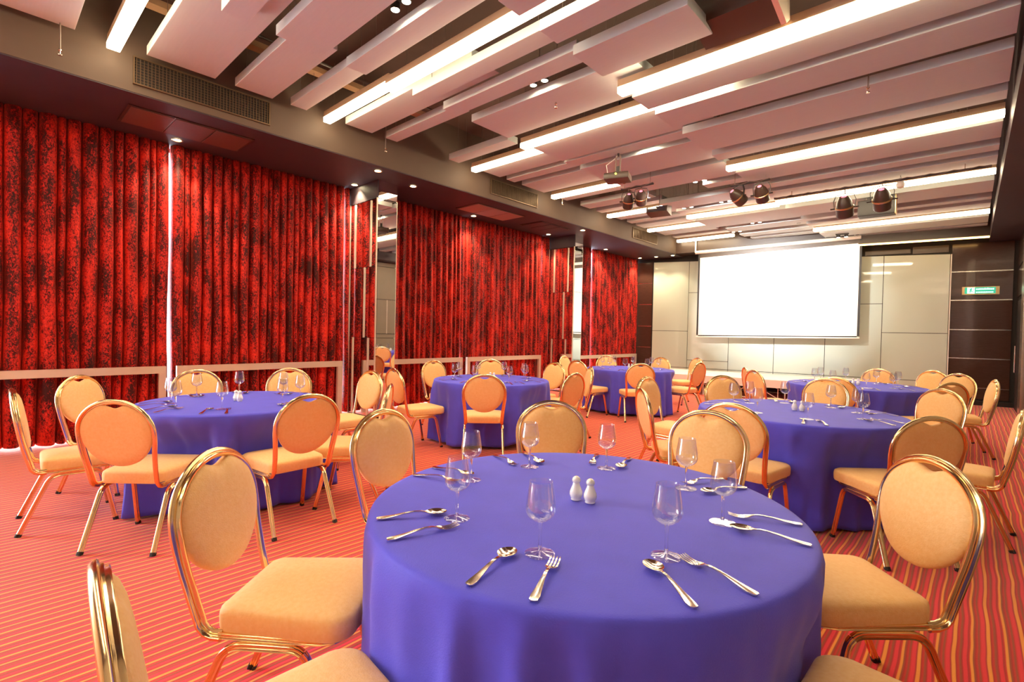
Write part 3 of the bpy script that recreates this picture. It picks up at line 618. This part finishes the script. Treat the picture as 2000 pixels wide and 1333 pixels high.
def chair_proto():
    t = link('banquet_chair', None)
    hh = hoop_half()
    right = [(x, ylean(z), z) for x, z in hh] + [(.187, -.238, .412), (.187, -.222, .394), (.187, -.20, .385), (.188, -.17, .384)]
    left = [(-x, y, z) for x, y, z in right[1:]][::-1]
    MB().sweep(left + right, RIB, None, v0=None) if False else None
    path = left + right
    mb = MB(); mb.sweep(path, RIB, v0=(0, -1, 0) if False else Vector((0, 1, .0)))
    mb.obj('back_frame', M['gold'], t, 50)
    # ring under the seat
    ring = [(.188, -.18, .384), (.192, -.05, .384), (.197, .08, .384), (.198, .14, .384), (.185, .185, .384), (.15, .212, .384), (.08, .226, .384), (0, .23, .384)]
    ring = ring + [(-x, y, z) for x, y, z in ring[:-1]][::-1]
    small = [(a * .8, b * .62) for a, b in RIB]
    MB().sweep([(x, y, z) for x, y, z in ring], small, v0=(0, 0, 1)).obj('seat_frame', M['gold'], t, 50)
    # side rails with legs: one bent line split in rail and two legs
    for s in (-1, 1):
        foot_r = Vector((s * .209, -.299, .012)); foot_f = Vector((s * .220, .178, .012))
        kr = Vector((s * .199, -.150, .362)); kf = Vector((s * .203, .105, .362))
        def bend(k, a, b, r=.055, n=6):
            da = (a - k).normalized(); db = (b - k).normalized(); p0 = k + da * r; p1 = k + db * r
            return [p0 * (1 - t_) ** 2 + k * 2 * t_ * (1 - t_) + p1 * t_ ** 2 for t_ in [i / n for i in range(n + 1)]]
        br = bend(kr, foot_r, kf); bf = bend(kf, kr, foot_f)
        prof = [(a, b * .78) for a, b in RIB]
        MB().sweep(br[3:] + bf[:4], prof, v0=(0, 0, 1)).obj('side_rail', M['gold'], t, 50)
        for nm, pts_ in (('leg', [foot_r] + br[:4]), ('leg', [foot_f] + bf[3:][::-1])):
            d0 = (pts_[0] - pts_[1]).normalized()
            lg = MB().sweep(pts_, prof, v0=(0, 1, 0)).obj(nm, M['gold'], t, 50)
            MB().sweep([pts_[0] + d0 * .013, pts_[0] - d0 * .008], [(a * 1.12, b * .9) for a, b in RIB[:]], v0=(0, 1, 0)).obj('foot_cap', M['cap'], lg)
    # seat cushion
    pl = []
    def corner(cx, cy, r, a0, a1, n=6):
        for i in range(n + 1):
            a = a0 + (a1 - a0) * i / n; pl.append((cx + r * cos(a), cy + r * sin(a)))
    corner(.145, .170, .072, 0, pi / 2); corner(-.145, .170, .072, pi / 2, pi); corner(-.140, -.150, .050, pi, 1.5 * pi); corner(.140, -.150, .050, 1.5 * pi, 2 * pi)
    n = len(pl); v = []; f = []
    lay = [(.94, .388), (.985, .391), (1.0, .402), (1.005, .43), (1.0, .446), (.985, .456), (.94, .464), (.80, .470), (.55, .475), (.25, .477)]
    for sc, z in lay: v += [(x * sc, y * sc, z) for x, y in pl]
    for j in range(len(lay) - 1): f += [(j * n + i, j * n + (i + 1) % n, (j + 1) * n + (i + 1) % n, (j + 1) * n + i) for i in range(n)]
    f += [tuple(range(n))[::-1], tuple(range((len(lay) - 1) * n, len(lay) * n))]
    link('seat', make_mesh('seat', v, f, M['fabric'], 50), t)
    # backrest pad: outline follows the hoop, with a hand grip notch at the top
    out = []
    for i in range(72):
        a = 2 * pi * i / 72 + pi / 2; cx, cz = cos(a), sin(a)
        if cz >= 0: x, z = .204 * cx, .719 + .176 * cz
        else: x, z = .204 * cx, .719 + .205 * cz
        if abs(x) < .080 and cz > 0: z -= .030 * (cos(x / .080 * pi) * .5 + .5)
        out.append((x, z))
    n = len(out); v = []; f = []
    cz0 = .705
    lay = [(.30, -.011), (.75, -.011), (.965, -.010), (.992, -.005), (.992, .006), (.97, .016), (.90, .026), (.75, .034), (.5, .039), (.2, .041)]
    for sc, d in lay:
        for x, z in out:
            X, Z = x * sc, cz0 + (z - cz0) * sc; v.append((X, ylean(Z) + d, Z))
    for j in range(len(lay) - 1): f += [(j * n + i, j * n + (i + 1) % n, (j + 1) * n + (i + 1) % n, (j + 1) * n + i) for i in range(n)]
    f += [tuple(range(n))[::-1], tuple(range((len(lay) - 1) * n, len(lay) * n))]
    link('backrest', make_mesh('backrest', v, f, M['fabric'], 50), t)
    return t

TAB = {'T0': (-1.01, 1.48, .738), 'T1': (-4.32, 1.44, .70), 'T2': (-4.46, 4.47, .728), 'T3': (-4.45, 7.95, .76), 'T4': (-1.04, 4.65, .765), 'T5': (-1.11, 7.97, .79)}
TN = {'T0': 'the foreground table', 'T1': 'the left table', 'T2': 'the middle curtain-side table', 'T3': 'the far curtain-side table', 'T4': 'the middle right table', 'T5': 'the far right table'}
CHAIRS = [('T0', -1.68, .78, 310), ('T0', -2.0, 1.56, 281), ('T0', -.33, 2.21, 133), ('T0', -1.715, 2.294, 228), ('T0', -1.08, 2.589, 185), ('T0', -1.08, .48, 354), ('T0', -.06, 1.44, 88),
          ('T1', -4.53, .50, 357), ('T1', -5.16, .81, 312), ('T1', -3.82, .78, 44), ('T1', -3.50, 1.48, 93), ('T1', -5.235, 1.483, 270), ('T1', -5.06, 2.10, 235), ('T1', -3.60, 2.00, 140), ('T1', -4.61, 2.51, 182),
          ('T2', -5.42, 4.55, 270), ('T2', -4.71, 3.53, 352), ('T2', -3.86, 3.76, 46), ('T2', -5.35, 5.34, 226), ('T2', -4.59, 5.57, 173), ('T2', -3.53, 4.50, 92), ('T2', -3.94, 5.35, 134),
          ('T3', -5.47, 7.84, 276), ('T3', -4.66, 7.02, 352), ('T3', -3.90, 7.15, 42), ('T3', -5.24, 8.67, 234), ('T3', -4.54, 8.93, 172), ('T3', -3.62, 8.24, 84), ('T3', -4.18, 9.58, 150),
          ('T4', -2.14, 4.75, 266), ('T4', -1.70, 3.90, 312), ('T4', -1.77, 5.50, 232), ('T4', -1.16, 6.02, 178), ('T4', -1.12, 3.70, 357), ('T4', -.37, 4.00, 43), ('T4', -.05, 4.75, 87), ('T4', -.37, 5.77, 143),
          ('T5', -.37, 7.28, 47), ('T5', -.262, 8.874, 150), ('T5', -.55, 9.43, 150), ('T5', -1.07, 9.065, 170), ('T5', -.09, 8.12, 100), ('T5', -1.08, 7.04, 353), ('T5', -1.88, 7.30, 318), ('T5', -2.10, 7.76, 300)]
SEC = ['front', 'front right', 'right', 'back right', 'back', 'back left', 'left', 'front left']
def sector(t, x, y, k=8):
    cx, cy, _ = TAB[t]; a = atan2(y - cy, x - cx) - atan2(-cy, -cx)      # 0 = towards the camera
    a = (a + 2 * pi) % (2 * pi)                                        # counter-clockwise seen from above = to the right
    return a
def secname(t, x, y): return SEC[int((sector(t, x, y) + pi / 8) // (pi / 4)) % 8]
def view_of(x, y, rz):
    f = (-sin(rz), cos(rz)); d = hypot(x, y); vx, vy = x / d, y / d
    dt = f[0] * vx + f[1] * vy; sd_ = f[0] * vy - f[1] * vx
    side = 'right' if sd_ > 0 else 'left'
    if dt > .8: return 'seen from behind'
    if dt > .3: return 'seen from behind, turned %s' % side
    if dt > -.3: return 'seen side-on, facing %s' % side
    if dt > -.8: return 'facing us, turned %s' % side
    return 'facing us'
proto = chair_proto()
used = {}
OVR = {39: 'banquet chair farthest back of all at the far right table, nearly hidden', 5: 'gold framed banquet chair cut off at the bottom left corner of the picture, edge-on', 6: 'banquet chair at the bottom right edge, only its apricot seat corner showing'}
for i, (t, x, y, a) in enumerate(CHAIRS):
    o = proto if i == 0 else copy_tree(proto)
    o.location = (x, y, 0); o.rotation_euler = (0, 0, radians(a))
    lb = OVR.get(i) or 'banquet chair at the %s of %s, %s' % (secname(t, x, y), TN[t], view_of(x, y, radians(a)))
    if lb in used: print('DUPLABEL', i, used[lb], lb)
    used[lb] = i
    tag(o, lb, 'chair', 'round-backed banquet chairs at ' + TN[t].replace('the ', '', 1))

# ------------------------------------------------------------------ tables and cloths
def table_proto():
    t = link('round_table', None)
    MB().lathe([(0, .715), (.665, .715), (.675, .72), (.675, .738), (.665, .742), (0, .742)], 48).obj('tabletop', M['wood'], t, 40)
    MB().lathe([(0, .66), (.3, .66), (.3, .714), (0, .714)], 24).obj('underframe', M['black'], t, 40)
    for k in range(4):
        a = radians(25 + 90 * k); c, s = cos(a), sin(a)
        lg = MB().tube([(c * .25, s * .25, .68), (c * .52, s * .52, .08)], .016).obj('leg', M['black'], t, 40)
        MB().lathe([(0, -.012), (.032, -.012), (.036, -.006), (.036, .006), (.032, .012), (0, .012)], 16, (c * .53, s * .53, .037), (-s, c, 0)).obj('caster_wheel', M['steel'], lg, 40)
    return t
def cloth(t, seed):
    cx, cy, R = TAB[t]; rnd = random.Random(seed); n = 288; zt = .748
    chs = [(x - cx, y - cy, radians(a)) for tt, x, y, a in CHAIRS if tt == t]
    fr = [(k, rnd.uniform(0, 2 * pi), rnd.uniform(.4, 1) / (1 + k * .02)) for k in (7, 11, 16, 21, 26, 31, 37)]
    ph = rnd.uniform(0, 6)
    def fold(th):
        g = sum(A * sin(k * th + p + .5 * sin(2 * th + p)) for k, p, A in fr) / 3.0
        return .55 * g + .75 * (1 - abs(sin(12 * th + ph + .9 * sin(3 * th + ph)))) ** 2.2 - .2 + .45 * (1 - abs(sin(22 * th + 2 * ph + .8 * sin(4 * th)))) ** 2.5
    v = [(0, 0, zt)]; f = []; rings = []
    for r in (.12, .25, .4, .55, .66): rings.append([(r * cos(2 * pi * i / n), r * sin(2 * pi * i / n), zt) for i in range(n)])
    for r, dz in ((R - .025, 0), (R - .012, -.0015), (R - .004, -.006), (R, -.014)): rings.append([(r * cos(2 * pi * i / n), r * sin(2 * pi * i / n), zt + dz) for i in range(n)])
    nz = 20
    for j in range(1, nz + 1):
        tt = j / nz; row = []
        for i in range(n):
            th = 2 * pi * i / n; hem = .03 + .012 * sin(3 * th + seed) + .008 * sin(11 * th) + (.17 * math.exp(-((th if th < pi else th - 2 * pi) + .08) ** 2 / .09) if t == 'T2' else 0)
            z = zt - .014 - (zt - .014 - hem) * tt
            amp = .135 * tt ** .5 * (.55 + .45 * tt)
            r0 = R + .004 + .022 * tt + fold(th) * amp + (.010 * fold(2 * th + 1) * tt if seed % 2 else 0)
            lim = r0; c_, s_ = cos(th), sin(th)
            for (qx, qy, qa) in chs:                 # cloth pushed in by chair seats and legs
                q = r0 + .02
                while q > .45:
                    dx, dy = q * c_ - qx, q * s_ - qy; lx = dx * cos(-qa) - dy * sin(-qa); ly = dx * sin(-qa) + dy * cos(-qa)
                    if abs(lx) < .248 and -.3 < ly < .262: lim = min(lim, q)
                    q -= .008
            pushed = lim < r0
            wz = min(1, max(0, (.725 - z) / .235)); wz = wz * wz * (3 - 2 * wz); lim = r0 + (lim - r0) * wz
            row.append([th, lim + (.35 * fold(th) * amp if pushed else 0), z])
        rr = [q[1] for q in row]
        for _ in range(4): rr = [(rr[i - 1] + 2 * rr[i] + rr[(i + 1) % n]) / 4 for i in range(n)]
        rings.append([(rr[i] * cos(row[i][0]), rr[i] * sin(row[i][0]), row[i][2]) for i in range(n)])
    for k, rg in enumerate(rings):
        b = len(v); v += rg
        if k == 0: f += [(0, b + i, b + (i + 1) % n) for i in range(n)]
        else: f += [(b - n + i, b + i, b + (i + 1) % n, b - n + (i + 1) % n) for i in range(n)]
    me = make_mesh('tablecloth', v, f, M['cloth'], 60); o = link('tablecloth', me, None, (cx, cy, 0))
    md = o.modifiers.new('thickness', 'SOLIDIFY'); md.thickness = .002
    return tag(o, 'royal purple floor-length cloth draped over %s' % TN[t], 'tablecloth', 'purple round tablecloths')
tp = table_proto()
for i, t in enumerate(TAB):
    o = tp if i == 0 else copy_tree(tp)
    o.location = (TAB[t][0], TAB[t][1], 0); o.rotation_euler = (0, 0, radians(-31 if t == 'T2' else 17 * i))
    tag(o, 'round folding table hidden under the purple cloth: %s' % TN[t], 'table', 'round banquet tables')
    cloth(t, i + 3)

# ------------------------------------------------------------------ table settings
def lathe_mesh(name, prof, m, n=28, sm=45): return MB().lathe(prof, n).mesh(name, m, sm)
def glass_proto():
    t = link('wine_glass', None)
    link('foot', lathe_mesh('foot', [(0, .0), (.0355, .0), (.0365, .0015), (.034, .003), (.02, .0048), (.008, .008), (0, .009)], M['glass'], 32), t)
    link('stem', lathe_mesh('stem', [(.0065, .008), (.0052, .014), (.0044, .03), (.0044, .06), (.0050, .078), (.0062, .087)], M['sglass'], 12), t)
    link('bowl', lathe_mesh('bowl', [(0, .0865), (.008, .088), (.018, .093), (.028, .101), (.0345, .111), (.0368, .122), (.0362, .138), (.0335, .160), (.0300, .183), (.0282, .198), (.0275, .1985), (.0272, .198), (.0288, .183), (.0322, .160), (.0350, .138), (.0356, .122), (.0333, .112), (.027, .103), (.018, .096), (.008, .092), (0, .091)], M['glass'], 36), t)
    for ch in t.children:
        if ch.name.startswith(('bowl', 'foot')):
            for q in ch.data.vertices: q.co.x *= 1.13; q.co.y *= 1.13
    return t
def loft(name, secs, m):          # secs: (y, halfwidth, z, thickness, dish)
    v = []; f = []; k = 9
    for y, hw, z, th, dish in secs:
        for i in range(k):
            u = -1 + 2 * i / (k - 1); v.append((hw * u, y, z + dish * (u * u) + th / 2))
        for i in range(k):
            u = 1 - 2 * i / (k - 1); v.append((hw * u, y, z + dish * (u * u) - th / 2))
    n = 2 * k
    for j in range(len(secs) - 1): f += [(j * n + i, j * n + (i + 1) % n, (j + 1) * n + (i + 1) % n, (j + 1) * n + i) for i in range(n)]
    f += [tuple(range(n))[::-1], tuple(range((len(secs) - 1) * n, len(secs) * n))]
    return v, f
HND = [(0, .004, .0035, .002, 0), (.004, .0085, .003, .003, -.0003), (.02, .0098, .0035, .003, -.0008), (.05, .0072, .0065, .003, -.0006), (.08, .0046, .011, .003, -.0003), (.11, .0034, .0135, .0034, 0), (.13, .0034, .0125, .0036, 0)]
def spoon_mesh():
    s = HND + [(.142, .0045, .010, .003, .0005), (.148, .010, .0075, .0018, .0025), (.156, .0165, .0045, .0014, .0060), (.166, .0205, .0025, .0012, .0080), (.178, .0215, .0018, .0012, .0085), (.190, .0190, .0025, .0012, .0075), (.200, .0135, .0048, .0012, .0045), (.206, .0065, .0075, .0012, .0015), (.208, .001, .009, .001, 0)]
    v, f = loft('spoon', s, None); v = [(a * 1.18, b * 1.07, c * 1.1) for a, b, c in v]; return make_mesh('spoon', v, f, M['silver'], 50)
def fork_mesh():
    s = HND + [(.140, .0050, .0095, .003, .0003), (.146, .0105, .0065, .0022, .0015), (.154, .0130, .0040, .0020, .0022), (.162, .0130, .0030, .0020, .0022)]
    mb = MB(); mb.add(*loft('fork', s, None))
    for k in range(4):
        x = -.0108 + .0072 * k
        secs = [(.160, .0022, .0042, .002, 0), (.175, .0021, .0032, .002, 0), (.190, .0018, .0045, .0018, 0), (.203, .0014, .0080, .0016, 0), (.208, .0007, .0098, .001, 0)]
        v, f = loft('t', secs, None); mb.add([(p[0] + x, p[1], p[2]) for p in v], f)
    mb.v = [(a * 1.16, b * 1.06, c * 1.1) for a, b, c in mb.v]
    return mb.mesh('fork', M['silver'], 50)
def shaker_proto():
    t = link('salt_shaker', None)
    link('body', lathe_mesh('body', [(0, 0), (.0165, 0), (.0185, .002), (.0175, .006), (.0205, .012), (.0235, .021), (.0225, .031), (.0175, .044), (.0128, .055), (.0115, .064)], M['porcelain'], 28), t)
    link('dome_top', lathe_mesh('dome_top', [(.0115, .063), (.0148, .067), (.0152, .073), (.0125, .080), (.006, .085), (0, .086)], M['porcelain'], 28), t)
    link('pour_hole', lathe_mesh('pour_hole', [(0, .0862), (.0022, .0862), (.0022, .085)], M['brass'], 10), t)
    return t
gp = glass_proto(); spp = shaker_proto(); sm_, fm_ = spoon_mesh(), fork_mesh()
SET = {'T0': [-112.5, -165, 154, 111, 64, 20, -26, -69], 'T1': [-108, -160, 160, 112, 68, 26, -31, -73], 'T2': [-112, -158, 158, 113, 67, 23, -18, -70], 'T3': [-110, -156, 156, 112, 66, 22, -24, -70], 'T4': [-115, -164, 160, 115, 70, 34, -12, -69], 'T5': [-112, -160, 157, 112, 66, 24, -23, -68]}
ZT = .7505
gfirst = [True]
for ti, t in enumerate(TAB):
    cx, cy, R = TAB[t]; rnd = random.Random(ti)
    for k, a in enumerate(SET[t]):
        a = radians(a); gr = .468 + (0 if t == 'T0' else rnd.uniform(-.03, .03))
        gx, gy = cx + gr * cos(a), cy + gr * sin(a)
        o = gp if (ti == 0 and k == 0) else copy_tree(gp)
        o.location = (gx, gy, ZT)
        sn_ = ['front', 'front right', 'right', 'back right', 'back', 'back left', 'left', 'front left']
        # eight settings, sorted around the table from the one nearest the viewer
        ang = [(sector(t, cx + cos(radians(b)), cy + sin(radians(b))), b) for b in SET[t]]
        ang.sort(); near = min(range(8), key=lambda q: min(ang[q][0], 2 * pi - ang[q][0]))
        idx = ([q for _, q in ang].index(SET[t][k]) - near) % 8; sname = sn_[idx]
        tag(o, 'empty wine glass at the %s setting of %s' % (sname, TN[t]), 'glass', 'wine glasses on ' + TN[t].replace('the ', '', 1))
        jit = 0 if t == 'T0' else 1
        for nm, me, da in (('fork', fm_, radians(6.0)), ('spoon', sm_, radians(-7.0))):
            b = a + da
            r0 = R - .028 - rnd.uniform(0, .02) * jit
            b += rnd.uniform(-.03, .03)
            rz = b + pi / 2 + rnd.uniform(-.10, .10)
            e = link(nm, me, None, (cx + r0 * cos(b), cy + r0 * sin(b), ZT), rz)
            tag(e, 'steel %s at the %s setting of %s' % (nm, sname, TN[t]), nm, '%ss on %s' % (nm, TN[t].replace('the ', '', 1)))
    for k, (dx, dy) in enumerate(((-.020, -.004), (.034, .006))):
        o = spp if (ti == 0 and k == 0) else copy_tree(spp)
        if k == 1: o.name = 'pepper_shaker'
        o.location = (cx + dx, cy + dy, ZT); o.rotation_euler = (0, 0, 2.2 * k)
        tag(o, '%s white porcelain shaker of the pair in the middle of %s' % (('left', 'right')[k], TN[t]), 'shaker', 'porcelain shakers')
# bare objects made visible to checks
for i, (a, b) in enumerate(()): pass
print('objects', len(bpy.data.objects))
